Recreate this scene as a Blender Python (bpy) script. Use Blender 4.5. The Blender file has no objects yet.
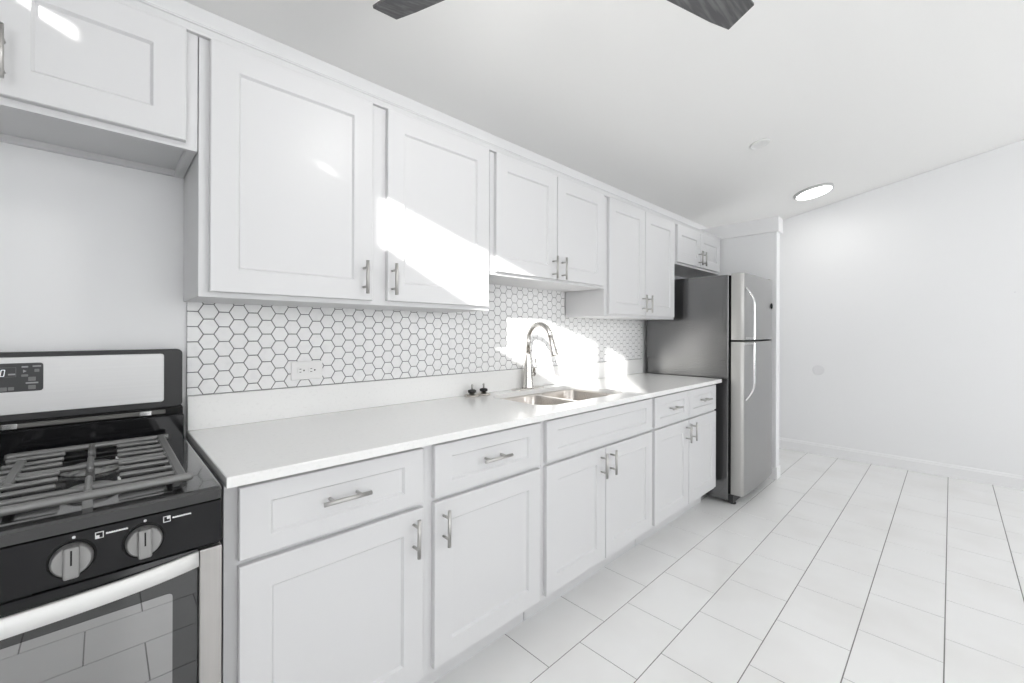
import bpy, bmesh, math, random
from math import pi, sin, cos, radians, tan, atan2
from mathutils import Vector, Matrix, Quaternion
from mathutils.geometry import tessellate_polygon

random.seed(7)
scene = bpy.context.scene
COL = scene.collection

# ------------------------------------------------------------------ camera
F_PX, V0, YAW, ROLL = 423.915, 331.764, 0.803192, 0.003262
CAM = Vector((-0.2052, -1.7991, 1.2516))
fw = Vector((cos(YAW), sin(YAW), 0)); rt = Vector((sin(YAW), -cos(YAW), 0)); up = Vector((0, 0, 1))
r2 = rt * cos(ROLL) + up * sin(ROLL); u2 = up * cos(ROLL) - rt * sin(ROLL)
cam_data = bpy.data.cameras.new('camera'); cam = bpy.data.objects.new('camera', cam_data); COL.objects.link(cam)
cam.matrix_world = Matrix(((r2.x, u2.x, -fw.x, CAM.x), (r2.y, u2.y, -fw.y, CAM.y), (r2.z, u2.z, -fw.z, CAM.z), (0, 0, 0, 1)))
cam_data.sensor_fit = 'HORIZONTAL'; cam_data.sensor_width = 36.0
cam_data.lens = F_PX / 1024 * 36.0
cam_data.shift_x = 0.0
cam_data.shift_y = -(341.5 - V0) / 1024
cam_data.clip_start = 0.02
scene.camera = cam

# ------------------------------------------------------------------ light, exposure
scene.view_settings.view_transform = 'Standard'
scene.view_settings.look = 'None'
scene.view_settings.gamma = 1.0
scene.view_settings.use_curve_mapping = False
scene.view_settings.exposure = -0.02

world = bpy.data.worlds.new('world'); scene.world = world; world.use_nodes = True
wb = world.node_tree.nodes['Background']
wb.inputs[0].default_value = (0.95, 0.98, 1.0, 1); wb.inputs[1].default_value = 1.5

SUN_DIR = Vector((1.3, 1.0, -0.62)).normalized()
sd = bpy.data.lights.new('sun', 'SUN'); sd.energy = 12.0; sd.angle = radians(0.7); sd.color = (1.0, 0.98, 0.95)
sun = bpy.data.objects.new('sun', sd); COL.objects.link(sun)
sun.rotation_euler = SUN_DIR.to_track_quat('-Z', 'Y').to_euler(); sun.location = (-6, -6, 5)

def area(name, loc, target, sx, sy, power, color=(1, 1, 1), spread=180):
    l = bpy.data.lights.new(name, 'AREA'); l.shape = 'RECTANGLE'; l.size = sx; l.size_y = sy; l.energy = power; l.color = color
    l.spread = radians(spread)
    o = bpy.data.objects.new(name, l); COL.objects.link(o); o.location = loc
    o.rotation_euler = (Vector(target) - Vector(loc)).to_track_quat('-Z', 'Y').to_euler()
    return o
# the ceiling light near the far wall (its disc is built below)
DOWN = [(4.49, -0.915, 1.4)]
for x_, y_, w_ in DOWN:
    z_ = 2.372 + 0.198*(-y_) - 0.06
    a_ = area('downlight', (x_, y_, z_), (x_, y_, 0), 0.24, 0.24, w_, (1.0, 0.985, 0.96)); a_.data.shape = 'DISK'
FILL_GLOW = 2.75                       # glow of the first unseen front window, added as fill light

# ------------------------------------------------------------------ materials
def mat(name, color, rough=0.5, metal=0.0, spec=0.5, coat=0.0, ior=1.5, emit=None, bump=None, noise=None, aniso=0.0):
    m = bpy.data.materials.new(name); m.use_nodes = True
    nt = m.node_tree; b = nt.nodes['Principled BSDF']
    b.inputs['Base Color'].default_value = (*color, 1)
    b.inputs['Roughness'].default_value = rough; b.inputs['Metallic'].default_value = metal
    b.inputs['Specular IOR Level'].default_value = spec; b.inputs['IOR'].default_value = ior
    b.inputs['Coat Weight'].default_value = coat
    if aniso: b.inputs['Anisotropic'].default_value = aniso
    if emit:
        b.inputs['Emission Color'].default_value = (*emit[0], 1); b.inputs['Emission Strength'].default_value = emit[1]
    if bump or noise:
        tc = nt.nodes.new('ShaderNodeTexCoord')
    if noise:                       # (scale xyz, color2, low, high, detail)
        mp = nt.nodes.new('ShaderNodeMapping'); mp.inputs['Scale'].default_value = noise[0]
        nt.links.new(tc.outputs['Object'], mp.inputs[0])
        n = nt.nodes.new('ShaderNodeTexNoise'); n.inputs['Scale'].default_value = 1.0; n.inputs['Detail'].default_value = noise[4]
        nt.links.new(mp.outputs[0], n.inputs['Vector'])
        r = nt.nodes.new('ShaderNodeMapRange'); r.inputs[1].default_value = noise[2]; r.inputs[2].default_value = noise[3]
        nt.links.new(n.outputs[0], r.inputs[0])
        mx = nt.nodes.new('ShaderNodeMix'); mx.data_type = 'RGBA'
        mx.inputs[6].default_value = (*color, 1); mx.inputs[7].default_value = (*noise[1], 1)
        nt.links.new(r.outputs[0], mx.inputs[0]); nt.links.new(mx.outputs[2], b.inputs['Base Color'])
    if bump:                        # (scale xyz, strength, distance, detail)
        mp2 = nt.nodes.new('ShaderNodeMapping'); mp2.inputs['Scale'].default_value = bump[0]
        nt.links.new(tc.outputs['Object'], mp2.inputs[0])
        n2 = nt.nodes.new('ShaderNodeTexNoise'); n2.inputs['Scale'].default_value = 1.0; n2.inputs['Detail'].default_value = bump[3]
        nt.links.new(mp2.outputs[0], n2.inputs['Vector'])
        bn = nt.nodes.new('ShaderNodeBump'); bn.inputs['Strength'].default_value = bump[1]; bn.inputs['Distance'].default_value = bump[2]
        nt.links.new(n2.outputs[0], bn.inputs['Height']); nt.links.new(bn.outputs[0], b.inputs['Normal'])
    return m

M = {}
M['wall'] = mat('wall_paint', (0.86, 0.863, 0.868), 0.6, bump=((180,)*3, 0.04, 0.002, 3))
M['ceiling'] = mat('ceiling_paint', (0.91, 0.907, 0.895), 0.75, bump=((120,)*3, 0.05, 0.002, 3))
M['trim'] = mat('trim_paint', (0.87, 0.87, 0.875), 0.4)
M['cab'] = mat('cabinet_paint', (0.66, 0.66, 0.666), 0.38)
M['quartz'] = mat('white_quartz', (0.85, 0.85, 0.84), 0.16, noise=((90, 90, 90), (0.81, 0.81, 0.80), 0.56, 0.7, 4))
M['hex'] = mat('hex_tile', (0.87, 0.87, 0.87), 0.25, noise=((35, 35, 35), (0.81, 0.81, 0.815), 0.5, 0.75, 6))
M['grout_dark'] = mat('dark_grout', (0.16, 0.16, 0.165), 0.85)
M['tile'] = mat('floor_tile', (0.88, 0.88, 0.875), 0.14, noise=((2.5, 2.5, 2.5), (0.835, 0.83, 0.82), 0.45, 0.7, 3))
M['grout'] = mat('floor_grout', (0.22, 0.215, 0.21), 0.85)
M['steel'] = mat('brushed_steel', (0.60, 0.60, 0.60), 0.48, 0.9, noise=((1.5, 60, 300), (0.575, 0.575, 0.575), 0.3, 0.7, 3))
M['steel_v'] = mat('brushed_steel_vertical', (0.50, 0.485, 0.47), 0.42, 0.9, noise=((120, 120, 2.0), (0.44, 0.43, 0.42), 0.3, 0.7, 3))
M['steel_fridge'] = mat('fridge_steel', (0.40, 0.40, 0.40), 0.33, 1.0, noise=((500, 500, 2.5), (0.37, 0.37, 0.37), 0.3, 0.7, 3))
M['steel_side'] = mat('fridge_door_side', (0.50, 0.495, 0.48), 0.45, 0.6)
M['nickel'] = mat('brushed_nickel', (0.52, 0.51, 0.495), 0.42, 1.0)
M['faucet'] = mat('faucet_nickel', (0.66, 0.64, 0.61), 0.22, 1.0)
M['sink'] = mat('sink_steel', (0.62, 0.58, 0.54), 0.28, 1.0, noise=((3, 120, 120), (0.54, 0.50, 0.46), 0.35, 0.65, 2))
M['handle_white'] = mat('satin_steel_handle', (0.74, 0.74, 0.73), 0.5, 0.35)
M['chrome'] = mat('bright_handle', (0.85, 0.85, 0.85), 0.12, 1.0)
M['black'] = mat('black_enamel', (0.009, 0.009, 0.010), 0.09, spec=0.36)
M['cooktop'] = mat('glossy_black_cooktop', (0.014, 0.014, 0.015), 0.12, spec=0.6, coat=0.4)
M['black_soft'] = mat('black_plastic', (0.018, 0.018, 0.019), 0.4)
M['void'] = mat('dark_gap', (0.004, 0.004, 0.004), 0.9)
M['iron'] = mat('cast_iron', (0.21, 0.21, 0.207), 0.36, 0.35, bump=((400,)*3, 0.15, 0.001, 3))
M['burner'] = mat('burner_aluminium', (0.42, 0.42, 0.41), 0.45, 0.7, noise=((60,)*3, (0.12, 0.12, 0.12), 0.45, 0.65, 4))
M['vent'] = mat('grey_vent_strip', (0.13, 0.128, 0.12), 0.45, 0.3)
M['knob'] = mat('satin_grey_knob', (0.27, 0.267, 0.263), 0.38, 0.6)
M['display'] = mat('display_panel', (0.035, 0.036, 0.038), 0.3)
M['btn'] = mat('button_grey', (0.18, 0.18, 0.18), 0.5)
M['legend'] = mat('legend_print', (0.62, 0.62, 0.62), 0.6)
M['legend2'] = mat('grey_legend_print', (0.34, 0.34, 0.34), 0.6)
M['digit'] = mat('lit_digit', (0.8, 0.8, 0.8), 0.5, emit=((0.9, 0.95, 1.0), 0.55))
M['glass'] = mat('oven_glass', (0.02, 0.021, 0.022), 0.01, ior=1.7)
M['glass_in'] = mat('oven_window_glass', (0.07, 0.07, 0.07), 0.012, ior=3.0)
M['fridge_side'] = mat('textured_black_side', (0.013, 0.013, 0.014), 0.17, ior=2.5, bump=((110, 110, 110), 0.4, 0.0024, 2.0))
M['plastic'] = mat('white_plastic', (0.82, 0.82, 0.81), 0.35)
M['plastic_wall'] = mat('off_white_cover', (0.79, 0.79, 0.80), 0.5)
M['led'] = mat('led_diffuser', (0.9, 0.9, 0.9), 0.5, emit=((1.0, 0.99, 0.97), 9.0))
M['fill_globe'] = mat('glowing_fill_globe', (0.9, 0.9, 0.9), 0.5, emit=((1.0, 0.99, 0.97), 40.0))  # glow of the lamp globe added to the fan
M['ring'] = mat('light_trim_ring', (0.55, 0.55, 0.55), 0.4)
M['blade'] = mat('grey_wood_blade', (0.085, 0.085, 0.088), 0.5, noise=((6, 90, 90), (0.17, 0.17, 0.172), 0.45, 0.7, 5))
M['fan_metal'] = mat('dark_fan_metal', (0.06, 0.06, 0.062), 0.4, 0.7)
M['rubber'] = mat('black_rubber', (0.012, 0.012, 0.012), 0.5)

# ------------------------------------------------------------------ mesh builder
class MB:
    def __init__(s): s.v = []; s.f = []; s.mi = []; s.sm = []; s.cur = 0; s.smooth = False
    def mat(s, i): s.cur = i; return s
    def add(s, vs, fs, smooth=None):
        o = len(s.v); s.v += [Vector(q) for q in vs]
        for f in fs:
            s.f.append([o + i for i in f]); s.mi.append(s.cur); s.sm.append(s.smooth if smooth is None else smooth)
        return s
    def from_bm(s, bm, smooth=None):
        bm.verts.index_update()
        s.add([v.co.copy() for v in bm.verts], [[v.index for v in f.verts] for f in bm.faces], smooth); bm.free(); return s
    def box(s, x0, x1, y0, y1, z0, z1, b=0.0, seg=1, rot=None):
        if x0 > x1: x0, x1 = x1, x0
        if y0 > y1: y0, y1 = y1, y0
        if z0 > z1: z0, z1 = z1, z0
        bm = bmesh.new()
        bmesh.ops.create_cube(bm, size=1.0, matrix=Matrix.Translation(((x0+x1)/2, (y0+y1)/2, (z0+z1)/2)) @ Matrix.Diagonal((x1-x0, y1-y0, z1-z0, 1)))
        if b > 0: bmesh.ops.bevel(bm, geom=bm.edges[:], offset=min(b, 0.49*min(x1-x0, y1-y0, z1-z0)), segments=seg, profile=0.5, affect='EDGES')
        if rot is not None: bmesh.ops.transform(bm, matrix=rot, verts=bm.verts)
        return s.from_bm(bm)
    def prism(s, pts, axis, a, b):      # polygon (2-D) extruded along an axis
        def P(p, t): return {'x': (t, p[0], p[1]), 'y': (p[0], t, p[1]), 'z': (p[0], p[1], t)}[axis]
        n = len(pts)
        vs = [P(p, a) for p in pts] + [P(p, b) for p in pts]
        fs = [list(range(n)), list(range(2*n-1, n-1, -1))] + [[i, i+n, (i+1) % n + n, (i+1) % n] for i in range(n)]
        bm = bmesh.new(); bv = [bm.verts.new(q) for q in vs]
        for f in fs: bm.faces.new([bv[i] for i in f])
        bmesh.ops.recalc_face_normals(bm, faces=bm.faces[:])
        return s.from_bm(bm, False)
    def cyl(s, p0, p1, r0, r1=None, n=24, cap=True, smooth=True):
        r1 = r0 if r1 is None else r1
        return s.tube([p0, p1], [r0, r1], n, cap, smooth)
    def tube(s, pts, rad, n=16, cap=True, smooth=True):
        pts = [Vector(p) for p in pts]
        if not isinstance(rad, (list, tuple)): rad = [rad]*len(pts)
        t0 = (pts[1]-pts[0]).normalized()
        a = Vector((0, 0, 1)) if abs(t0.z) < 0.9 else Vector((1, 0, 0))
        nrm = t0.cross(a).normalized(); o = len(s.v); prev = t0
        for i, p in enumerate(pts):
            t = (pts[min(i+1, len(pts)-1)] - pts[max(i-1, 0)]).normalized()
            nrm = (prev.rotation_difference(t) @ nrm); nrm = (nrm - t*nrm.dot(t)).normalized(); prev = t
            bn = t.cross(nrm)
            for k in range(n):
                an = 2*pi*k/n; s.v.append(p + (nrm*cos(an) + bn*sin(an))*rad[i])
        for i in range(len(pts)-1):
            for k in range(n):
                s.f.append([o+i*n+k, o+i*n+(k+1) % n, o+(i+1)*n+(k+1) % n, o+(i+1)*n+k]); s.mi.append(s.cur); s.sm.append(smooth)
        if cap:
            s.f.append([o+k for k in range(n)][::-1]); s.mi.append(s.cur); s.sm.append(False)
            e = o+(len(pts)-1)*n
            s.f.append([e+k for k in range(n)]); s.mi.append(s.cur); s.sm.append(False)
        return s
    def lathe(s, prof, c, axis=(0, 0, 1), n=32, smooth=True):
        c = Vector(c); ax = Vector(axis).normalized(); q = Vector((0, 0, 1)).rotation_difference(ax); o = len(s.v)
        for (r, h) in prof:
            for k in range(n):
                an = 2*pi*k/n; s.v.append(c + q @ Vector((r*cos(an), r*sin(an), h)))
        for i in range(len(prof)-1):
            for k in range(n):
                s.f.append([o+i*n+k, o+i*n+(k+1) % n, o+(i+1)*n+(k+1) % n, o+(i+1)*n+k]); s.mi.append(s.cur); s.sm.append(smooth)
        s.f.append([o+k for k in range(n)][::-1]); s.mi.append(s.cur); s.sm.append(False)
        e = o+(len(prof)-1)*n
        s.f.append([e+k for k in range(n)]); s.mi.append(s.cur); s.sm.append(False)
        return s
    def loft(s, loops, cap0=False, cap1=False, smooth=True):
        n = len(loops[0]); o = len(s.v)
        for L in loops: s.v += [Vector(p) for p in L]
        for i in range(len(loops)-1):
            for k in range(n):
                s.f.append([o+i*n+k, o+i*n+(k+1) % n, o+(i+1)*n+(k+1) % n, o+(i+1)*n+k]); s.mi.append(s.cur); s.sm.append(smooth)
        if cap0: s.f.append([o+k for k in range(n)][::-1]); s.mi.append(s.cur); s.sm.append(False)
        if cap1:
            e = o+(len(loops)-1)*n; s.f.append([e+k for k in range(n)]); s.mi.append(s.cur); s.sm.append(False)
        return s
    def holed(s, outer, holes, z):      # flat horizontal face with holes
        loops = [[Vector((p[0], p[1], z)) for p in L] for L in [outer] + holes]
        flat = [p for L in loops for p in L]
        tri = tessellate_polygon(loops)
        fs = []
        for t in tri:
            a, b, c = (flat[i] for i in t)
            fs.append(list(t) if (b-a).cross(c-a).z > 0 else list(t)[::-1])
        return s.add(flat, fs, False)
    def build(s, name, mats, parent=None, loc=None, bevel=0.0):
        """links ONE mesh object; coordinates are given in the room's frame"""
        org = Vector(parent['_o']) if parent is not None else Vector(loc if loc is not None else (0, 0, 0))
        me = bpy.data.meshes.new(name)
        me.from_pydata([tuple(v - org) for v in s.v], [], s.f)
        for i, p in enumerate(me.polygons): p.material_index = s.mi[i]; p.use_smooth = s.sm[i]
        if not isinstance(mats, (list, tuple)): mats = [mats]
        for m in mats: me.materials.append(m)
        me.validate(); me.update()
        o = bpy.data.objects.new(name, me); COL.objects.link(o)
        if parent is not None: o.parent = parent
        else: o.location = org
        o['_o'] = list(org)
        if bevel > 0:
            md = o.modifiers.new('bevel', 'BEVEL'); md.width = bevel; md.segments = 2; md.limit_method = 'ANGLE'; md.angle_limit = radians(40)
        return o

def tag(o, label, cat, group=None):
    o['label'] = label; o['category'] = cat
    if group: o['group'] = group
    return o
def thing(name, label, cat, loc, group=None):
    o = bpy.data.objects.new(name, None); COL.objects.link(o); o.location = loc; o['_o'] = list(loc)
    o.empty_display_size = 0.05
    return tag(o, label, cat, group)
def struct(o): o['kind'] = 'structure'; return o

def rrect(x0, x1, y0, y1, r, n=6):
    pts = []
    for cx_, cy_, a0 in ((x1-r, y1-r, 0), (x0+r, y1-r, 90), (x0+r, y0+r, 180), (x1-r, y0+r, 270)):
        for k in range(n+1):
            a = radians(a0 + 90*k/n); pts.append((cx_ + r*cos(a), cy_ + r*sin(a)))
    return pts

# ------------------------------------------------------------------ room shell
XL, XR, YF = -1.30, 5.10, -4.80
SL = 0.198; ZC0 = 2.372
def zc(y): return ZC0 - SL*y
WALL_Y = 0.008                  # painted wall behind the tiles (tile face is y = 0)

# floor: tiles as real slabs over a grout bed
TA, TB, TY1 = 0.3627, 0.25589, -0.75937
fl = MB(); fl.mat(1); fl.box(XL-0.02, XR+0.05, YF-0.05, WALL_Y+0.05, -0.06, -0.0015)
fl.mat(0)
GX, GY = 0.0034, 0.0034
k = -3
while True:
    y_hi = TY1 - (k-1)*TB; y_lo = y_hi - TB
    if y_hi < YF: break
    off = (0.271 if k % 2 == 0 else 0.093) + 0.0027*k
    i0 = math.floor((XL - off)/TA) - 1
    for i in range(i0, i0 + 24):
        x0 = max(off + i*TA + GX/2, XL-0.02); x1 = min(off + (i+1)*TA - GX/2, XR+0.05)
        ya = max(y_lo + GY/2, YF-0.05); yb = min(y_hi - GY/2, WALL_Y+0.05)
        if x1 - x0 < 0.004 or yb - ya < 0.004: continue
        e = 0.0008
        fl.add([(x0, ya, -0.0015), (x1, ya, -0.0015), (x1, yb, -0.0015), (x0, yb, -0.0015),
                (x0+e, ya+e, 0), (x1-e, ya+e, 0), (x1-e, yb-e, 0), (x0+e, yb-e, 0)],
               [[4, 5, 6, 7], [0, 1, 5, 4], [1, 2, 6, 5], [2, 3, 7, 6], [3, 0, 4, 7]])
    k += 1
struct(fl.build('floor', [M['tile'], M['grout']]))

struct(MB().prism([(WALL_Y+0.05, zc(WALL_Y+0.05)), (YF-0.05, zc(YF-0.05)), (YF-0.05, zc(YF-0.05)+0.12), (WALL_Y+0.05, zc(WALL_Y+0.05)+0.12)], 'x', XL-0.02, XR+0.05).build('ceiling', M['ceiling']))
struct(MB().box(XL-0.02, XR+0.05, WALL_Y, WALL_Y+0.05, 0, zc(0)-0.003).build('wall_back', M['wall']))
struct(MB().prism([(WALL_Y, 0), (YF, 0), (YF, zc(YF)-0.002), (WALL_Y, zc(WALL_Y)-0.002)], 'x', XR, XR+0.05).build('wall_right', M['wall']))

# left wall, out of frame: a high window with a sloped head lets the sun in
ZS = 2.456                                   # its sill
def zt(y): return min(2.645 + 0.259*(-y - 1.757), ZC0 - SL*y - 0.005)   # its head follows the ceiling
wl = MB(); XA, XB = XL-0.02, XL
def strip(y0, y1, z00, z01, z10, z11):       # solid between (z00 at y0, z10 at y1) and (z01, z11)
    wl.prism([(y0, z00), (y1, z10), (y1, z11), (y0, z01)], 'x', XA, XB)
ceil_z = lambda y: zc(y) - 0.002
YA = -0.990; YB = -1.136; YC = -1.521; YD = -1.613; YE = -1.727; YG = -2.846; YH = -2.950; YI = -3.150
solid = [(WALL_Y, YA), (YB, YC), (YD, YE), (YG, YH), (YI, YF)]
for a, b in solid: strip(a, b, 0, ceil_z(a), 0, ceil_z(b))
for a, b, s_ in [(YA, YB, ZS), (YC, YD, 2.588), (YE, YG, ZS), (YH, YI, ZS)]:
    strip(a, b, 0, s_, 0, s_)
    ex = 0.015 if a == YA else 0.0
    strip(a, b, max(zt(a)+ex, s_), ceil_z(a), max(zt(b)+ex, s_), ceil_z(b))
struct(wl.build('wall_left', M['wall']))

# front wall behind the camera with two unseen glowing windows added as fill light
wf = MB(); Y0, Y1 = YF-0.05, YF
wf.box(XL, XR, Y0, Y1, 0, 0.8); wf.box(XL, XR, Y0, Y1, 2.5, zc(YF)-0.002)
FILL_WIN = ((-0.1, 2.1), (3.15, 4.65))
for a, b in ((XL, -0.1), (2.1, 3.15), (4.65, XR)): wf.box(a, b, Y0, Y1, 0.8, 2.5)
struct(wf.build('wall_front', M['wall']))
M['pane'] = mat('glowing_fill_pane', (0.8, 0.8, 0.8), 0.3, emit=((0.97, 0.985, 1.0), FILL_GLOW))  # unseen panes that glow by themselves, added as fill light
M['fill_pane_left'] = mat('glowing_fill_pane_left', (0.8, 0.8, 0.8), 0.3, emit=((0.98, 0.99, 1.0), 5.2))
M['fill_pane_right'] = mat('glowing_fill_pane_right', (0.8, 0.8, 0.8), 0.3, emit=((0.98, 0.99, 1.0), 4.4))
for k, (a, b) in enumerate(FILL_WIN):
    w = MB()
    for q in ((a, a+0.05), (b-0.05, b), ((a+b)/2-0.03, (a+b)/2+0.03)): w.box(q[0], q[1], YF-0.03, YF+0.012, 0.8, 2.5, 0.003)
    for q in ((0.8, 0.85), (2.45, 2.5)): w.box(a, b, YF-0.03, YF+0.012, q[0], q[1], 0.003)
    w.mat(1).box(a+0.02, b-0.02, YF-0.03, YF-0.02, 0.82, 2.48)
    struct(w.build('window_%d' % (k+1), [M['trim'], M['pane'] if k == 0 else M['fill_pane_right']]))

# glowing window panel added on the unseen left wall as fill light
w = MB(); a, b = -3.95, -2.25
for q in ((a, a+0.05), (b-0.05, b), ((a+b)/2-0.03, (a+b)/2+0.03)): w.box(XL-0.001, XL+0.03, q[0], q[1], 0.75, 2.2, 0.003)
for q in ((0.75, 0.80), (2.15, 2.2)): w.box(XL-0.001, XL+0.03, a, b, q[0], q[1], 0.003)
w.mat(1).box(XL-0.001, XL+0.008, a+0.02, b-0.02, 0.77, 2.18)
struct(w.build('window_3', [M['trim'], M['fill_pane_left']]))

# baseboard of the right wall
bb = MB()
bb.prism([(XR, 0.0), (XR-0.014, 0.0), (XR-0.014, 0.088), (XR-0.010, 0.094), (XR-0.008, 0.106), (XR-0.004, 0.112), (XR, 0.112)], 'y', WALL_Y, YF)
struct(bb.build('baseboard_right', M['trim']))

# short wall that closes the fridge alcove, with its fascia board and base
AX0, AX1, AY, AZ = 3.925, 4.02, -0.765, 2.225
struct(MB().box(AX0, AX1, AY, WALL_Y, 0, AZ, 0.002).build('wall_alcove', M['wall']))
struct(MB().box(AX0-0.018, AX1+0.02, AY-0.018, WALL_Y, 2.112, 2.238, 0.003).build('trim_1', M['trim']))
struct(MB().box(AX0-0.008, AX1+0.004, AY-0.010, -0.60, 0, 0.10, 0.003).build('baseboard_alcove', M['trim']))

# ------------------------------------------------------------------ hexagon backsplash
def clip(poly, x0, x1, z0, z1):
    for ax, lim, sg in ((0, x0, 1), (0, x1, -1), (1, z0, 1), (1, z1, -1)):
        out = []
        for i in range(len(poly)):
            a, b = poly[i], poly[(i+1) % len(poly)]
            da, db = sg*(a[ax]-lim), sg*(b[ax]-lim)
            if da >= 0: out.append(a)
            if (da > 0 > db) or (da < 0 < db):
                t = da/(da-db); out.append((a[0]+(b[0]-a[0])*t, a[1]+(b[1]-a[1])*t))
        poly = out
        if len(poly) < 3: return []
    return poly
HZ = 0.0522; HX = HZ*math.sqrt(3)/2; R_ = HZ/math.sqrt(3)
TZ0 = 1.0305
regions = [(0.0, 1.092, TZ0, 1.366), (1.092, 2.020, TZ0, 1.535), (2.020, 3.055, TZ0, 1.366)]
bs = MB(); bs.mat(1)
for x0, x1, z0, z1 in regions: bs.box(x0, x1, 0.0015, WALL_Y, z0, z1)
bs.mat(0)
GR = 0.0027
for c in range(-1, 70):
    cxh = 0.0605 + c*HX
    for rr in range(-1, 12):
        czh = TZ0 + 0.0265 + rr*HZ + (HZ/2 if c % 2 else 0)
        full = [(cxh + (R_)*cos(radians(60*k)), czh + R_*sin(radians(60*k))) for k in range(6)]
        def ins(d): return [(cxh + (R_-d)*cos(radians(60*k)), czh + (R_-d)*sin(radians(60*k))) for k in range(6)]
        for x0, x1, z0, z1 in regions:
            base = clip(ins(GR/2/0.866), x0, x1, z0+0.001, z1)
            if len(base) < 3: continue
            gx = sum(p[0] for p in base)/len(base); gz = sum(p[1] for p in base)/len(base)
            n = len(base); e = 0.0009
            top = []
            for p in base:
                d = Vector((p[0]-gx, p[1]-gz)); L = max(d.length, 1e-6)
                q = d*(1 - min(0.5, e/L)); top.append((gx+q.x, gz+q.y))
            vs = [(p[0], 0.0015, p[1]) for p in base] + [(p[0], 0.0, p[1]) for p in top]
            fs = [[n+k for k in range(n)]] + [[k, (k+1) % n, n+(k+1) % n, n+k] for k in range(n)]
            bs.add(vs, fs)
o = bs.build('tile_backsplash', [M['hex'], M['grout_dark']], loc=(1.5, 0.0, TZ0))
tag(o, 'white hexagon tile backsplash with dark grout between counter and upper cabinets', 'backsplash')

# ------------------------------------------------------------------ cabinets
def shaker(mb, x0, x1, z0, z1, yb, th=0.02, st=0.07, rail=None, dep=0.008):
    """one shaker front, facing -y"""
    rail = st if rail is None else rail
    yf = yb - th; b = 0.0022; ch = 0.006
    def ring(a0, a1, c0, c1, y): return [(a0, y, c0), (a1, y, c0), (a1, y, c1), (a0, y, c1)]
    loops = [ring(x0, x1, z0, z1, yb), ring(x0, x1, z0, z1, yf+b), ring(x0+b, x1-b, z0+b, z1-b, yf),
             ring(x0+st, x1-st, z0+rail, z1-rail, yf), ring(x0+st+ch, x1-st-ch, z0+rail+ch, z1-rail-ch, yf+dep)]
    mb.loft(loops, cap0=True, cap1=True, smooth=False)
    return mb
def bar_handle(parent, x, z, yf, L, vertical, name='handle'):
    mb = MB(); proj = 0.034; r = 0.006; yb = yf - proj
    if vertical:
        mb.cyl((x, yb, z-L/2), (x, yb, z+L/2), r, n=14)
        for s in (-1, 1): mb.cyl((x, yf+0.001, z+s*L*0.29), (x, yb, z+s*L*0.29), 0.0045, n=10)
    else:
        mb.cyl((x-L/2, yb, z), (x+L/2, yb, z), r, n=14)
        for s in (-1, 1): mb.cyl((x+s*L*0.29, yf+0.001, z), (x+s*L*0.29, yb, z), 0.0045, n=10)
    o = mb.build(name, M['nickel'], parent); o['label'] = 'brushed nickel bar handle'; return o
def front(root, name, x0, x1, z0, z1, yb, hx=None, hz=None, vertical=True, L=0.118, st=0.07, rail=None):
    d = shaker(MB(), x0, x1, z0, z1, yb, st=st, rail=rail).build(name, M['cab'], root)
    if hx is not None: bar_handle(d, hx, hz, yb-0.02, L, vertical)
    return d

def base_cabinet(label, x0, x1, fronts):
    root = thing('base_cabinet', label, 'cabinet', ((x0+x1)/2, -0.30, 0), 'white base cabinets under the counter')
    b = MB()
    b.box(x0, x1, -0.61, -0.592, 0.125, 0.8875, 0.001); b.box(x0, x0+0.016, -0.592, -0.016, 0.125, 0.8875); b.box(x1-0.016, x1, -0.592, -0.016, 0.125, 0.8875)
    b.box(x0+0.016, x1-0.016, -0.592, -0.016, 0.125, 0.143); b.box(x0+0.016, x1-0.016, -0.024, -0.016, 0.143, 0.8875)
    b.build('body', M['cab'], root)
    MB().box(x0, x1-0.004, -0.518, -0.503, 0.0, 0.125).build('toe_kick', M['cab'], root)
    for f in fronts: front(root, *f)
    return root
YB = -0.61
DZ0, DZ1, OZ0, OZ1 = 0.704, 0.878, 0.146, 0.690
base_cabinet('white base cabinet beside the stove, under the left end of the counter', 0.0, 1.108, [
    ('drawer', 0.028, 0.534, DZ0, DZ1, YB, 0.277, 0.797, False, 0.13, 0.068, 0.045),
    ('drawer', 0.576, 1.090, DZ0, DZ1, YB, 0.830, 0.793, False, 0.13, 0.068, 0.045),
    ('door', 0.028, 0.534, OZ0, OZ1, YB, 0.497, 0.611),
    ('door', 0.576, 1.090, OZ0, OZ1, YB, 0.610, 0.607)])
base_cabinet('white sink base cabinet with a wide false drawer front above two doors', 1.110, 2.040, [
    ('false_drawer_front', 1.128, 2.027, DZ0, DZ1, YB, None, None, False, 0.13, 0.068, 0.045),
    ('door', 1.128, 1.560, OZ0, OZ1, YB, 1.523, 0.613),
    ('door', 1.566, 2.027, OZ0, OZ1, YB, 1.604, 0.613)])
base_cabinet('white base cabinet with two small drawers, next to the refrigerator', 2.042, 2.980, [
    ('drawer', 2.057, 2.503, DZ0, DZ1, YB, 2.280, 0.797, False, 0.13, 0.06, 0.045),
    ('drawer', 2.511, 2.957, DZ0, DZ1, YB, 2.734, 0.797, False, 0.13, 0.06, 0.045),
    ('door', 2.057, 2.503, OZ0, OZ1, YB, 2.466, 0.613),
    ('door', 2.511, 2.957, OZ0, OZ1, YB, 2.548, 0.613)])

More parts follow.
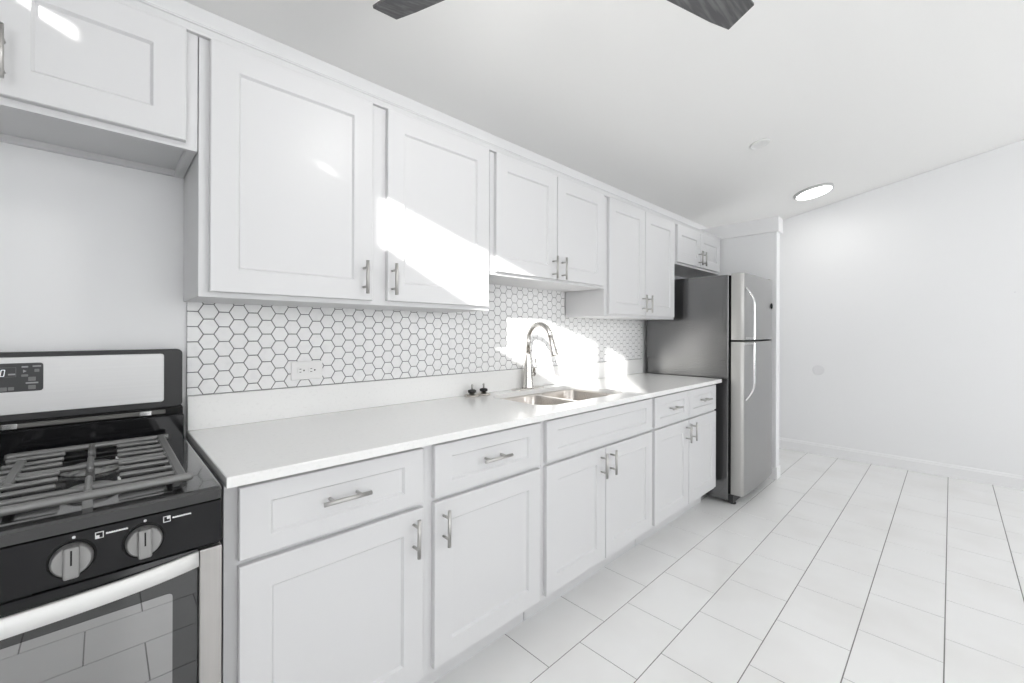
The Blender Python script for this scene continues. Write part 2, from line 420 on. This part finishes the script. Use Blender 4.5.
UY = -0.305
def upper_cabinet(label, x0, x1, z0, fronts, recess=False, ztop=2.092):
    root = thing('upper_cabinet', label, 'cabinet', ((x0+x1)/2, -0.15, z0), 'white wall cabinets in the upper row')
    b = MB()
    if recess:
        b.box(x0, x1, UY, WALL_Y, z0+0.022, ztop)
        b.box(x0, x1, UY, UY+0.019, z0, z0+0.022); b.box(x0, x1, WALL_Y-0.02, WALL_Y, z0+0.004, z0+0.022)
        b.box(x0, x0+0.022, UY+0.019, WALL_Y-0.02, z0+0.002, z0+0.022); b.box(x1-0.022, x1, UY+0.019, WALL_Y-0.02, z0+0.002, z0+0.022)
    else:
        b.box(x0, x1, UY, WALL_Y if z0 > 1.7 else -0.0005, z0, ztop, 0.001)
    b.build('body', M['cab'], root)
    for f in fronts: front(root, *f)
    return root
UT = 2.089
upper_cabinet('white two-door wall cabinet above the stove', -0.80, -0.0125, 1.762, [
    ('door', -0.775, -0.402, 1.779, UT, UY, -0.43, 1.862),
    ('door', -0.396, -0.040, 1.779, UT, UY, -0.368, 1.862)], recess=True)
upper_cabinet('white wall cabinet with two wide tall doors, left of the sink', -0.010, 1.087, 1.349, [
    ('door', 0.015, 0.507, 1.365, UT, UY, 0.472, 1.445),
    ('door', 0.566, 1.070, 1.367, UT, UY, 0.585, 1.447)])
upper_cabinet('shorter white two-door wall cabinet above the sink', 1.089, 2.024, 1.519, [
    ('door', 1.115, 1.553, 1.534, UT, UY, 1.518, 1.593),
    ('door', 1.559, 1.999, 1.534, UT, UY, 1.594, 1.593)])
upper_cabinet('tall white two-door wall cabinet beside the refrigerator', 2.026, 2.975, 1.350, [
    ('door', 2.056, 2.498, 1.366, UT, UY, 2.462, 1.447),
    ('door', 2.504, 2.948, 1.366, UT, UY, 2.540, 1.447)])
upper_cabinet('small white two-door wall cabinet above the refrigerator', 2.977, 3.905, 1.785, [
    ('door', 3.000, 3.430, 1.801, UT, UY, 3.395, 1.872),
    ('door', 3.436, 3.866, 1.801, UT, UY, 3.471, 1.872)])
cr = MB()
cr.prism([(-0.02, 2.0925), (UY-0.012, 2.0925), (UY-0.012, 2.099), (UY-0.008, 2.101), (UY-0.014, 2.113), (UY-0.018, 2.115), (UY-0.018, 2.121), (-0.02, 2.121)], 'x', -0.80, 3.905)
struct(cr.build('trim_2', M['cab']))

# ------------------------------------------------------------------ countertop with sink cut-out
CZ, CB = 0.914, 0.889
CX0, CX1, CY = 0.0, 3.024, -0.645
hole = rrect(1.235, 1.945, -0.530, -0.105, 0.10, 10)
outer = [(CX0, CY), (CX1, CY), (CX1, WALL_Y-0.001), (CX0, WALL_Y-0.001)]
ct = MB()
e = 0.002
oi = [(CX0+e, CY+e), (CX1-e, CY+e), (CX1-e, WALL_Y-0.001), (CX0+e, WALL_Y-0.001)]
ct.holed(oi, [hole], CZ)
ct.loft([[(p[0], p[1], CB) for p in outer], [(p[0], p[1], CZ-e) for p in outer], [(p[0], p[1], CZ) for p in oi]], smooth=False)
ct.loft([[(p[0], p[1], CZ) for p in hole], [(p[0], p[1], CB) for p in hole]], smooth=True)
n0 = len(ct.f); ct.holed(outer, [hole], CB)
for i in range(n0, len(ct.f)): ct.f[i] = ct.f[i][::-1]
counter = ct.build('countertop', M['quartz'], loc=(1.5, -0.32, CB))
tag(counter, 'long white quartz countertop running from the stove to the refrigerator', 'countertop')
MB().box(CX0, CX1, -0.02, 0.0075, CZ+0.0002, 1.030, 0.0015).build('upstand', M['quartz'], counter)

# ------------------------------------------------------------------ sink
sink = thing('sink', 'double bowl stainless steel undermount sink in the white counter', 'sink', (1.59, -0.32, 0.68))
bowls = [(1.262, 1.575), (1.605, 1.918)]
ZR = 0.8885
flange = MB()
holes = [rrect(a, b, -0.512, -0.125, 0.075, 8) for a, b in bowls]
flange.holed(rrect(1.205, 1.975, -0.560, -0.075, 0.11, 8), holes, ZR)
flange.build('rim', M['sink'], sink)
for (a, b), h in zip(bowls, holes):
    bw = MB(); xm, ym = (a+b)/2, -0.3185
    def sc(f, z): return [(xm + (p[0]-xm)*f, ym + (p[1]-ym)*f, z) for p in h]
    bw.loft([sc(1.0, ZR), sc(0.985, ZR-0.006), sc(0.965, 0.74), sc(0.94, 0.715), sc(0.88, 0.70), sc(0.5, 0.696), sc(0.17, 0.693)], cap1=True, smooth=True)
    bo = bw.build('bowl', M['sink'], sink)
    MB().lathe([(0.03, 0.694), (0.045, 0.698), (0.052, 0.697), (0.055, 0.6965)], (xm, ym, 0), n=24).build('drain', M['faucet'], bo)

# ------------------------------------------------------------------ faucet
FX, FY = 1.606, -0.060
fc = thing('faucet', 'brushed nickel gooseneck pull-down kitchen faucet behind the sink', 'faucet', (FX, FY, CZ))
bp = MB(); L0 = rrect(FX-0.125, FX+0.125, FY-0.03, FY+0.03, 0.0295, 8)
def scl(f, z): return [(FX+(p[0]-FX)*f, FY+(p[1]-FY)*f, z) for p in L0]
bp.loft([scl(1, CZ), scl(1, CZ+0.005), scl(0.97, CZ+0.008)], cap0=True, cap1=True, smooth=False)
bp.build('base_plate', M['faucet'], fc)
MB().lathe([(0.034, 0.007), (0.034, 0.012), (0.0315, 0.02), (0.0285, 0.06), (0.0245, 0.11), (0.0205, 0.16), (0.0172, 0.20), (0.0160, 0.215)], (FX, FY, CZ), n=32).build('body', M['faucet'], fc)
pts = [(FX, FY, CZ+0.21), (FX, FY, CZ+0.285)]
RA = 0.088; zc_ = CZ+0.292
for k in range(0, 17):
    a = radians(180 - 168*k/16); pts.append((FX, FY - RA - RA*cos(a), zc_ + RA*sin(a)))
pend = Vector(pts[-1]); td = (Vector(pts[-1])-Vector(pts[-2])).normalized()
MB().tube(pts, 0.0152, n=20).build('spout', M['faucet'], fc)
MB().tube([pend, pend+td*0.01, pend+td*0.012, pend+td*0.06, pend+td*0.105, pend+td*0.112], [0.0156, 0.0156, 0.0165, 0.0180, 0.0205, 0.0195], n=24).build('spray_head', M['faucet'], fc)
hd = MB()
hz = CZ+0.085
hd.cyl((FX+0.018, FY, hz), (FX+0.052, FY, hz), 0.0145, 0.0145, n=20)
hd.cyl((FX+0.052, FY, hz), (FX+0.058, FY, hz), 0.0145, 0.011, n=20)
hd.tube([(FX+0.046, FY-0.004, hz+0.010), (FX+0.049, FY-0.006, hz+0.045), (FX+0.056, FY-0.008, hz+0.092)], [0.0072, 0.0065, 0.0058], n=14)
hd.build('lever', M['faucet'], fc)

# ------------------------------------------------------------------ sink strainers left on the counter
for i, (x, lab) in enumerate([(1.184, 'steel sink strainer with black rubber stopper on the counter, left of two'),
                              (1.262, 'steel sink strainer with black rubber stopper on the counter, right of two, nearer the faucet')]):
    y = -0.060 - 0.002*i
    s = thing('sink_strainer', lab, 'strainer', (x, y, CZ), 'sink strainers beside the faucet')
    MB().lathe([(0.032, 0.0), (0.0375, 0.002), (0.038, 0.006), (0.032, 0.009), (0.014, 0.012), (0.012, 0.019)], (x, y, CZ), n=28).build('flange', M['sink'], s)
    MB().lathe([(0.012, 0.018), (0.020, 0.020), (0.022, 0.026), (0.0205, 0.032), (0.012, 0.035), (0.006, 0.0355)], (x, y, CZ), n=24).build('rubber_stopper', M['rubber'], s)
    MB().lathe([(0.0045, 0.035), (0.0045, 0.049), (0.0062, 0.053), (0.0062, 0.059), (0.003, 0.063)], (x, y, CZ), n=16).build('knob', M['nickel'], s)

# ------------------------------------------------------------------ wall outlet (lying sideways on the tiles)
ox, oz = 0.385, 1.0945
out = thing('wall_outlet', 'white duplex power outlet mounted sideways on the hexagon tiles', 'outlet', (ox, 0, oz))
MB().box(ox-0.060, ox+0.060, -0.006, 0.0, oz-0.037, oz+0.037, 0.003, 2).build('cover_plate', M['plastic'], out)
for s_ in (-1, 1):
    q = MB(); cx_ = ox + s_*0.0205
    q.prism(rrect(cx_-0.0165, cx_+0.0165, oz-0.0145, oz+0.0145, 0.009, 6), 'y', -0.0078, -0.0055)
    rc = q.build('receptacle', M['plastic'], out)
    sl = MB()
    sl.box(cx_-0.0095, cx_-0.0025, -0.0083, -0.0076, oz+0.0048, oz+0.0070); sl.box(cx_-0.0095, cx_-0.0025, -0.0083, -0.0076, oz-0.0070, oz-0.0048)
    sl.cyl((cx_+0.0075, -0.0083, oz), (cx_+0.0075, -0.0076, oz), 0.0030, n=12)
    sl.build('slots', M['void'], rc)
MB().cyl((ox, -0.0072, oz), (ox, -0.0058, oz), 0.003, n=12).build('screw', M['plastic'], out)

# ------------------------------------------------------------------ gas range
RX0, RX1 = -0.790, -0.012; RC = -0.401
rg = thing('gas_range', 'stainless steel and black gas range at the left end of the counter', 'stove', (RC, -0.35, 0))
MB().box(RX0, RX1, -0.640, -0.030, 0.09, 0.880, 0.002).build('body', M['black_soft'], rg)
for x in (RX0+0.05, RX1-0.05):
    for y in (-0.58, -0.09): MB().cyl((x, y, 0.0), (x, y, 0.095), 0.018, n=16).build('foot', M['black_soft'], rg)
# cooktop: a tray with raised margins
ck = MB(); z1 = 0.906; zt_ = 0.893
ox0, ox1, oy0, oy1 = RX0, RX1, -0.671, -0.095
ix0, ix1, iy0, iy1 = RX0+0.061, RX1-0.061, -0.622, -0.125
def rp(x0, x1, y0, y1, r, z, n=5): return [(p[0], p[1], z) for p in rrect(x0, x1, y0, y1, r, n)]
ck.loft([rp(ox0, ox1, oy0, oy1, 0.012, 0.8795), rp(ox0, ox1, oy0, oy1, 0.012, z1-0.006), rp(ox0+0.002, ox1-0.002, oy0+0.003, oy1-0.002, 0.012, z1-0.001), rp(ox0+0.006, ox1-0.006, oy0+0.008, oy1-0.004, 0.012, z1),
         rp(ix0-0.006, ix1+0.006, iy0-0.006, iy1+0.004, 0.03, z1), rp(ix0, ix1, iy0, iy1, 0.03, z1-0.004), rp(ix0+0.006, ix1-0.006, iy0+0.006, iy1-0.006, 0.03, zt_)], cap0=True, cap1=True, smooth=False)
ck.build('cooktop', M['cooktop'], rg)
# control panel, leaning slightly
cp = MB()
cp.prism([(-0.640, 0.787), (-0.683, 0.789), (-0.6711, 0.8755), (-0.667, 0.8775), (-0.640, 0.8775)], 'x', RX0+0.002, RX1-0.002)
cpan = cp.build('control_panel', M['black'], rg, bevel=0.0015)
nrm = Vector((0, -(0.8945-0.789), -0.0145)).normalized(); nrm = Vector((0, -0.9907, 0.1362)); upv = Vector((0, 0.1362, 0.9907))
def onpanel(x, z): t = (z-0.789)/(0.8945-0.789); return Vector((x, -0.683+0.0145*t, z))
for kx in (RC-(-0.244-RC)*0-0.256, RC-0.156, RC+0.156, RC+0.256):
    c = onpanel(kx, 0.832)
    kb = MB()
    kb.lathe([(0.0285, 0.0005), (0.0285, 0.010), (0.0265, 0.020), (0.0245, 0.022)], c, axis=nrm, n=32)
    q = Matrix.Translation(c) @ Matrix((( 1, 0, 0, 0), (0, nrm.y, upv.y, 0), (0, nrm.z, upv.z, 0), (0, 0, 0, 1)))
    kb.box(-0.0105, 0.0105, 0.010, 0.037, -0.0275, 0.0265, 0.0035, 2, rot=q)
    ko = kb.build('knob', M['knob'], rg)
    MB().box(-0.0012, 0.0012, 0.0365, 0.0374, -0.004, 0.0215, rot=q).build('pointer_line', M['void'], ko)
    MB().lathe([(0.033, -0.001), (0.033, 0.0012), (0.030, 0.0014)], c, axis=nrm, n=32).build('knob_shadow', M['void'], ko)  # black ring stands in for the shadow behind the knob
    MB().lathe([(0.0026, 0.0), (0.0026, 0.0006)], onpanel(kx+0.002, 0.8685) + nrm*0.0002, axis=nrm, n=10).build('indicator_dot', M['legend'], cpan)
    # burner icon: an outlined square with a filled corner, then its caption
    q2 = Matrix.Translation(onpanel(kx+0.036, 0.862) + nrm*0.0004) @ Matrix(((1, 0, 0, 0), (0, nrm.y, upv.y, 0), (0, nrm.z, upv.z, 0), (0, 0, 0, 1)))
    ic = MB(); a_, b_ = 0.006, 0.0046
    ring = lambda h, y: [q2 @ Vector(p) for p in ((-h, y, -h), (h, y, -h), (h, y, h), (-h, y, h))]
    ic.loft([ring(b_, 0.0), ring(b_, 0.0006), ring(a_, 0.0006), ring(a_, 0.0)], smooth=False)
    fx = (0.0, 0.0047) if kx > RC+0.2 else (-0.0047, 0.0)
    ic.box(fx[0], fx[1], 0.0, 0.0006, -0.0047 if kx < RC+0.2 else 0.0, 0.0 if kx < RC+0.2 else 0.0047, rot=q2)
    ic.build('burner_icon', M['legend'], cpan)
    tp = []; xx = 0.009
    for w in (0.0036, 0.0024, 0.0034, 0.0026, 0.003, 0.0034, 0.0024, 0.0034, 0.0028):
        tp += [(xx, 0.0009), (xx+0.0004, 0.0019), (xx+w-0.0004, 0.0019), (xx+w, 0.0009)]; xx += w + 0.0005
    cpp = MB(); cpp.prism(tp + [(xx, -0.0012), (0.009, -0.0012)], 'y', 0, 0.0005)
    cpp.v = [q2 @ v for v in cpp.v]
    cpp.build('caption', M['legend'], cpan)
# black throat below the panel, then the oven door
MB().box(RX0+0.004, RX1-0.004, -0.655, -0.636, 0.770, 0.790).build('vent_gap', M['void'], rg)
dr = MB(); dr.mat(0)
dr.box(RX0+0.001, RX0+0.040, -0.672, -0.641, 0.300, 0.776, 0.003, 2); dr.box(RX1-0.042, RX1-0.001, -0.672, -0.641, 0.300, 0.776, 0.003, 2)
dr.mat(1); dr.box(RX0+0.040, RX1-0.042, -0.668, -0.641, 0.300, 0.772, 0.004, 2)
door = dr.build('oven_door', [M['steel_v'], M['glass']], rg)
MB().prism(rrect(RX0+0.085, RX1-0.087, 0.36, 0.704, 0.008, 4), 'y', -0.6688, -0.6675).build('window_pane', M['glass_in'], door)
cpv = MB(); cpv.prism([(-0.641, 0.745), (-0.672, 0.745), (-0.674, 0.765), (-0.668, 0.781), (-0.641, 0.781)], 'x', RX0+0.041, RX1-0.043)
cpv.build('top_trim', M['black'], door, bevel=0.002)
for k in range(6):
    x = RX0+0.09+k*0.11
    MB().box(x, x+0.075, -0.6665, -0.6460, 0.7808, 0.7822).build('vent_slot', M['void'], door)
hl = MB(); N = 28; Ls = []
for i in range(N+1):
    t = i/N; x = (RX0+0.042) + (RX1-0.0435-RX0-0.042)*t
    bow = 0.046*(1-(2*t-1)**4)*0.55 + 0.046*(1-(2*t-1)**2)*0.45
    yo = -0.6745 - bow; zz = 0.760
    Ls.append([(x, yo+0.008, zz-0.0165), (x, yo+0.001, zz-0.0170), (x, yo-0.002, zz-0.0150), (x, yo-0.0025, zz), (x, yo-0.002, zz+0.0150), (x, yo+0.001, zz+0.0170), (x, yo+0.008, zz+0.0165)])
hl.loft(Ls, cap0=True, cap1=True, smooth=True)
ho = hl.build('handle', M['handle_white'], door); ho['label'] = 'bowed satin steel oven handle'
sd_ = MB().box(RX0+0.001, RX1-0.001, -0.670, -0.641, 0.100, 0.292, 0.004, 2).build('storage_drawer', M['steel'], rg)
# backguard
bgd = MB()
pr = [(p[0], p[1]) for p in rrect(RX0+0.003, RX1-0.006, 1.006, 1.192, 0.014, 6)]
bgd.prism(pr, 'y', -0.058, -0.016)
guard = bgd.build('backguard', M['black_soft'], rg, bevel=0.003)
MB().prism(rrect(RX0+0.053, RX1-0.053, 1.026, 1.179, 0.008, 5), 'y', -0.0615, -0.057).build('steel_panel', M['steel'], guard, bevel=0.0015)
dx0, dx1 = RC-0.078, RC+0.078
disp = MB().prism(rrect(dx0, dx1, 1.0865, 1.163, 0.007, 6), 'y', -0.0632, -0.0605).build('control_display', M['display'], guard, bevel=0.0008)
yd = -0.0634
def flat(mb, x0, x1, z0, z1): mb.box(x0, x1, yd-0.0004, yd, z0, z1)
D = lambda a, b, c, d: (dx1-a, dx1-b, d, c)
fr_ = MB()
for a in (D(0.101, 0.049, 1.1520, 1.1514), D(0.101, 0.049, 1.1274, 1.1268), D(0.0497, 0.049, 1.1520, 1.1268), D(0.101, 0.1003, 1.1520, 1.1268)): flat(fr_, *a)
fr_.build('clock_outline', M['btn'], disp)
for a in (D(0.0629, 0.0504, 1.1355, 1.1315), D(0.0393, 0.0275, 1.1547, 1.1507), D(0.0196, 0.004, 1.1555, 1.1520), D(0.032, 0.0092, 1.1108, 1.1068)):
    q = MB(); flat(q, *a); q.build('caption', M['legend2'], disp)
for a in (D(0.0399, 0.0275, 1.1325, 1.1262), D(0.0164, 0.0072, 1.1460, 1.1380), D(0.0275, 0.0137, 1.1250, 1.1139), D(0.0275, 0.0137, 1.1027, 1.0915), D(0.0773, 0.0648, 1.1000, 1.0895), D(0.0629, 0.0524, 1.1000, 1.0910)):
    q = MB(); q.prism(rrect(a[0], a[1], a[2], a[3], 0.0015, 3), 'y', yd-0.0004, yd); q.build('button', M['btn'], disp)
q = MB(); q.prism([(dx1-0.0367, 1.137), (dx1-0.0300, 1.141), (dx1-0.0367, 1.145)], 'y', yd-0.0004, yd); q.build('arrow_icon', M['legend2'], disp)
dg = MB(); gx, gz, gw, gh, sh = dx1-0.0765, 1.1295, 0.0062, 0.0165, 0.0020
def seg(x0, z0, x1, z1, w=0.0015):
    a = Vector((x0 + sh*z0/gh, z0)); b = Vector((x1 + sh*z1/gh, z1)); d = (b-a).normalized(); n = Vector((-d.y, d.x))*w/2
    P = [a+n, a-n, b-n, b+n]; dg.prism([(gx+p.x, gz+p.y) for p in P], 'y', yd-0.0005, yd)
for s_ in ((0, 0, gw, 0), (0, gh, gw, gh), (0, 0, 0, gh), (gw, 0, gw, gh)): seg(*s_)
dg.build('digit', M['digit'], disp)
MB().box(RX0+0.004, RX1-0.006, -0.070, -0.020, 0.975, 1.0065).build('vent_gap', M['void'], rg)
MB().box(RX0+0.02, RX1-0.05, -0.0735, -0.069, 0.990, 1.002, 0.001).build('vent_strip', M['vent'], rg)
for x in (RX1-0.112, RX1-0.384): MB().box(x, x+0.028, -0.078, -0.070, 0.9890, 1.0030, 0.001).build('vent_clip', M['chrome'], rg)
MB().box(RX0+0.002, RX1-0.006, -0.098, -0.030, 0.880, 0.987, 0.003).build('riser', M['black'], rg)
# burners
for bx in (RC-0.178, RC+0.178):
    for by in (-0.262, -0.480):
        bu = MB().lathe([(0.060, zt_+0.0002), (0.058, zt_+0.004), (0.045, zt_+0.007), (0.040, zt_+0.013), (0.036, zt_+0.015)], (bx, by, 0), n=36).build('burner', M['burner'], rg)
        MB().lathe([(0.016, zt_+0.011), (0.030, zt_+0.012), (0.031, zt_+0.015), (0.028, zt_+0.017), (0.016, zt_+0.0175)], (bx, by, 0), n=36).build('burner_cap', M['iron'], bu)
        MB().cyl((bx+0.046, by+0.02, zt_+0.004), (bx+0.046, by+0.02, zt_+0.020), 0.003, n=10).build('igniter', M['plastic'], bu)
# grates
def grate(xl, xr, name='grate'):
    g = MB(); zg = 0.930; rb = 0.0075; xc = (xl+xr)/2
    def bar(p, q, r=rb): g.tube([p, Vector(p)+(Vector(q)-Vector(p))*0.02, Vector(p)+(Vector(q)-Vector(p))*0.98, q], [r*0.75, r, r, r*0.75], n=10)
    for y in (-0.631, -0.145): bar((xl-(0.008 if xl < RC-0.2 else 0), y, zg), (xr+(0.008 if xr > RC+0.2 else 0), y, zg), 0.0085)
    if xc > RC: xo, xi, sg = xr, xl, 1
    else: xo, xi, sg = xl, xr, -1
    g.box(xo-sg*0.002, xo-sg*0.020, -0.622, -0.150, zg-0.006, zg+0.0065, 0.003)
    g.box(xi+sg*0.028, xi+sg*0.045, -0.455, -0.235, zg-0.006, zg+0.0075, 0.003)
    for y in (-0.582, -0.378): bar((xl+0.004, y, zg), (xr-0.004, y, zg), 0.0065)
    for y in (-0.204, -0.268, -0.322, -0.412, -0.466, -0.526):
        bar((xr-0.008, y, zg), (xc+0.048, y, zg+0.002), 0.0056); bar((xl+0.008, y, zg), (xc-0.048, y, zg+0.002), 0.0056)
    g.box(xc-0.006, xc+0.006, -0.250, -0.150, zg-0.006, zg+0.008, 0.004); g.box(xc-0.006, xc+0.006, -0.432, -0.300, zg-0.006, zg+0.008, 0.004); g.box(xc-0.006, xc+0.006, -0.62, -0.502, zg-0.006, zg+0.008, 0.004)
    for x in (xl+0.012, xc, xr-0.012):
        for y in ((-0.628, -0.378, -0.150) if x == xc else (-0.560, -0.378, -0.150)):
            zb = zt_ if -0.6 < y < -0.2 else 0.897
            g.box(x-0.008, x+0.008, y-0.005, y+0.005, zb, zg, 0.001)
    return g.build(name, M['iron'], rg)
grate(RC+0.018, RC+0.332); grate(RC-0.332, RC-0.018)

# ------------------------------------------------------------------ refrigerator
FX0, FX1 = 3.075, 3.825; FYB, FYD, FYF = -0.03, -0.690, -0.772
fr = thing('refrigerator', 'top-freezer refrigerator with steel doors and textured black side', 'refrigerator', ((FX0+FX1)/2, -0.36, 0))
MB().box(FX0, FX1, -0.672, FYB, 0.028, 1.672, 0.004, 2).build('body', M['fridge_side'], fr)
MB().box(FX0+0.012, FX1-0.012, -0.686, -0.670, 0.075, 1.668).build('door_gasket', M['void'], fr)
def curved_door(z0, z1):
    d = MB(); prof = []; n = 14; r = 0.022; bul = 0.012
    # plan outline: flat back, rounded front corners and a gently bowed front
    pts = [(FX1, FYD), (FX0, FYD)]
    left = [(FX0, FYF+r)]
    for k in range(1, 5):
        a = radians(90*k/4); left.append((FX0 + r*(1-cos(a)), FYF + r*(1-sin(a))))
    mid = []
    for k in range(1, n):
        t = k/n; x = FX0+r + (FX1-FX0-2*r)*t; mid.append((x, FYF - bul*(1-(2*t-1)**2)))
    right = [(FX0+FX1-p[0], p[1]) for p in reversed(left)]
    pts += left + mid + right
    L = [[(p[0], p[1], z) for p in pts] for z in (z0, z1)]
    d.loft(L, cap0=True, cap1=True, smooth=True)
    # side strips keep the paler door-edge finish
    return d
def sided(mb):
    for i, f in enumerate(mb.f):
        xs = [mb.v[k] for k in f]
        if len(f) == 4 and max(p.x for p in xs) < FX0+0.0235: mb.mi[i] = 1
    return mb
SEAM = 1.1905
fz = sided(curved_door(SEAM+0.006, 1.680)).build('freezer_door', [M['steel_fridge'], M['steel_side']], fr, bevel=0.002)
fd = sided(curved_door(0.078, SEAM-0.006)).build('refrigerator_door', [M['steel_fridge'], M['steel_side']], fr, bevel=0.002)
def fhandle(parent, za, zb):
    # attached to the door at za (far end), standing off and running to zb at the seam
    x = FX0+0.048; y0 = FYF-0.002; y1 = FYF-0.058; s = 1 if za > zb else -1
    P = [(x, y0, za), (x, y0-0.014, za-s*0.020), (x, y0-0.030, za-s*0.045), (x, y0-0.046, za-s*0.078), (x, y1+0.002, za-s*0.112), (x, y1, za-s*0.15), (x, y1, za-s*0.25), (x, y1, zb+s*0.02), (x, y1, zb)]
    h = MB(); Ls = []
    P = [Vector(p) for p in P]; Q = []
    for i in range(len(P)-1):
        a_, b_, c_, d_ = P[max(i-1, 0)], P[i], P[i+1], P[min(i+2, len(P)-1)]
        for k in range(4):
            t = k/4; Q.append(0.5*((2*b_) + (c_-a_)*t + (2*a_-5*b_+4*c_-d_)*t*t + (3*b_-a_-3*c_+d_)*t**3))
    P = Q + [P[-1]]
    for i, p in enumerate(P):
        t = (P[min(i+1, len(P)-1)]-P[max(i-1, 0)]).normalized(); n = Vector((1, 0, 0)).cross(t).normalized()
        w, th = 0.0125, 0.0075
        Ls.append([p + Vector((w*cos(a), 0, 0)) + n*th*sin(a) for a in [2*pi*k/12 for k in range(12)]])
    h.loft(Ls, cap0=True, cap1=True)
    h.box(x-0.011, x+0.011, y1-0.002, y0+0.003, min(zb, zb+s*0.022), max(zb, zb+s*0.022), 0.003)
    return h.build('handle', M['chrome'], parent)
fhandle(fz, 1.575, SEAM+0.010); fhandle(fd, 0.765, SEAM-0.010)
em = MB().lathe([(0.024, 0), (0.024, 0.004), (0.020, 0.0055)], (FX1-0.060, FYF-0.0050, 1.470), axis=(0, -1, 0), n=28).build('emblem', M['void'], fz)
MB().box(FX1-0.072, FX1-0.010, -0.768, -0.640, 1.6805, 1.694, 0.004).build('top_hinge', M['steel_side'], fr)
MB().box(FX0+0.004, FX1-0.02, -0.705, -0.669, 0.012, 0.072, 0.004).build('base_grille', M['black_soft'], fr)
MB().box(FX0+0.006, FX1-0.006, -0.715, -0.684, SEAM-0.005, SEAM+0.005).build('door_seam', M['void'], fr)
MB().box(FX1-0.10, FX1-0.03, -0.7725, -0.690, SEAM-0.0035, SEAM+0.0035).build('mid_hinge', M['void'], fr)
for x in (FX0+0.05, FX1-0.06):
    for y in (-0.69, -0.10): MB().lathe([(0.022, 0.0), (0.022, 0.010), (0.012, 0.014), (0.012, 0.03)], (x, y, 0), n=18).build('foot', M['black_soft'], fr)

TH = radians(0.8); piv = Vector((FX0, FYF, 0)); c0 = Vector(fr.location)
fr.rotation_euler = (0, 0, TH); fr.location = piv + Matrix.Rotation(TH, 3, 'Z') @ (c0 - piv)

# ------------------------------------------------------------------ things on the ceiling and far wall
TILT = math.atan(SL)
cn = Vector((0, -sin(TILT), -cos(TILT))).normalized()
cn = Vector((0, -SL, -1)).normalized()
def on_ceiling(x, y, d=0.0): return Vector((x, y, zc(y))) + cn*d
LLAB = ['round flush white LED ceiling light near the far wall, switched on']
for (lx, ly, w_), lab in zip(DOWN, LLAB):
    p = on_ceiling(lx, ly, 0.0)
    lt = thing('ceiling_light', lab, 'light', p)
    MB().lathe([(0.155, 0.0005), (0.155, 0.010), (0.146, 0.020), (0.138, 0.021)], p, axis=cn, n=48).build('trim_ring', M['ring'], lt)
    MB().lathe([(0.138, 0.019), (0.136, 0.0225), (0.10, 0.025), (0.05, 0.026)], p, axis=cn, n=48).build('diffuser', M['led'], lt)
p = on_ceiling(3.03, -0.885)
cc = thing('ceiling_cover', 'small round white cover plate on the sloped ceiling', 'cover', p)
MB().lathe([(0.062, 0.0005), (0.062, 0.008), (0.055, 0.012), (0.05, 0.012), (0.047, 0.0085)], p, axis=cn, n=36).build('plate', M['plastic'], cc)
o = MB().lathe([(0.050, 0.0004), (0.050, 0.003), (0.047, 0.005)], (XR, -0.850, 0.868), axis=(-1, 0, 0), n=32).build('wall_cover', M['plastic_wall'], loc=(XR, -0.850, 0.868))
tag(o, 'round pale grey cover plate low on the far white wall', 'cover')
o = MB().lathe([(0.006, 0.0003), (0.006, 0.002), (0.003, 0.003)], (XR, -2.156, 1.586), axis=(-1, 0, 0), n=14).build('wall_anchor', M['plastic_wall'], loc=(XR, -2.156, 1.586))
tag(o, 'tiny grey screw anchor in the far wall at the right edge', 'anchor')

# ceiling fan, only two blade tips reach into the frame
FC = Vector((0.657, -1.153, 2.305))
fan = thing('ceiling_fan', 'ceiling fan with dark grey wooden blades hanging above the kitchen', 'fan', (FC.x, FC.y, FC.z))
ctop = zc(FC.y)
MB().lathe([(0.068, ctop-0.004), (0.068, ctop-0.03), (0.045, ctop-0.065), (0.018, ctop-0.075)][::-1], (FC.x, FC.y, 0), n=32).build('canopy', M['fan_metal'], fan)
MB().cyl((FC.x, FC.y, FC.z+0.06), (FC.x, FC.y, ctop-0.07), 0.012, n=16).build('downrod', M['fan_metal'], fan)
MB().lathe([(0.02, -0.150), (0.050, -0.143), (0.072, -0.125), (0.083, -0.100), (0.085, -0.072), (0.080, -0.058)], FC, n=36).build('added_light_globe', M['fill_globe'], fan)  # unseen glowing globe added under the fan as fill light
MB().lathe([(0.04, -0.07), (0.085, -0.055), (0.105, -0.02), (0.105, 0.03), (0.08, 0.06), (0.03, 0.075)], FC, n=40).build('motor_housing', M['fan_metal'], fan)
for ang in (106.6, -13.0, 226.8):
    a = radians(ang); er = Vector((cos(a), sin(a), 0)); et = Vector((-sin(a), cos(a), 0)); pit = radians(12)
    et2 = et*cos(pit) - Vector((0, 0, 1))*sin(pit)
    nn = er.cross(et2).normalized()
    outl = [(0.15, 0.045), (0.24, 0.062), (0.40, 0.066), (0.60, 0.056), (0.690, 0.046), (0.680, -0.050), (0.60, -0.060), (0.40, -0.072), (0.24, -0.066), (0.15, -0.045)]
    top = [FC + er*u + et2*w + nn*0.005 for u, w in outl]; bot = [FC + er*u + et2*w - nn*0.005 for u, w in outl]
    b = MB(); b.loft([bot, top], cap0=True, cap1=True, smooth=False)
    bo = b.build('blade', M['blade'], fan, bevel=0.0015)
    am = MB(); am.tube([FC + er*0.08, FC + er*0.14 - nn*0.006, FC + er*0.23 - nn*0.010], [0.016, 0.014, 0.010], n=10)
    am.build('blade_arm', M['fan_metal'], bo)

# clean helper properties
for o in bpy.data.objects:
    if '_o' in o: del o['_o']
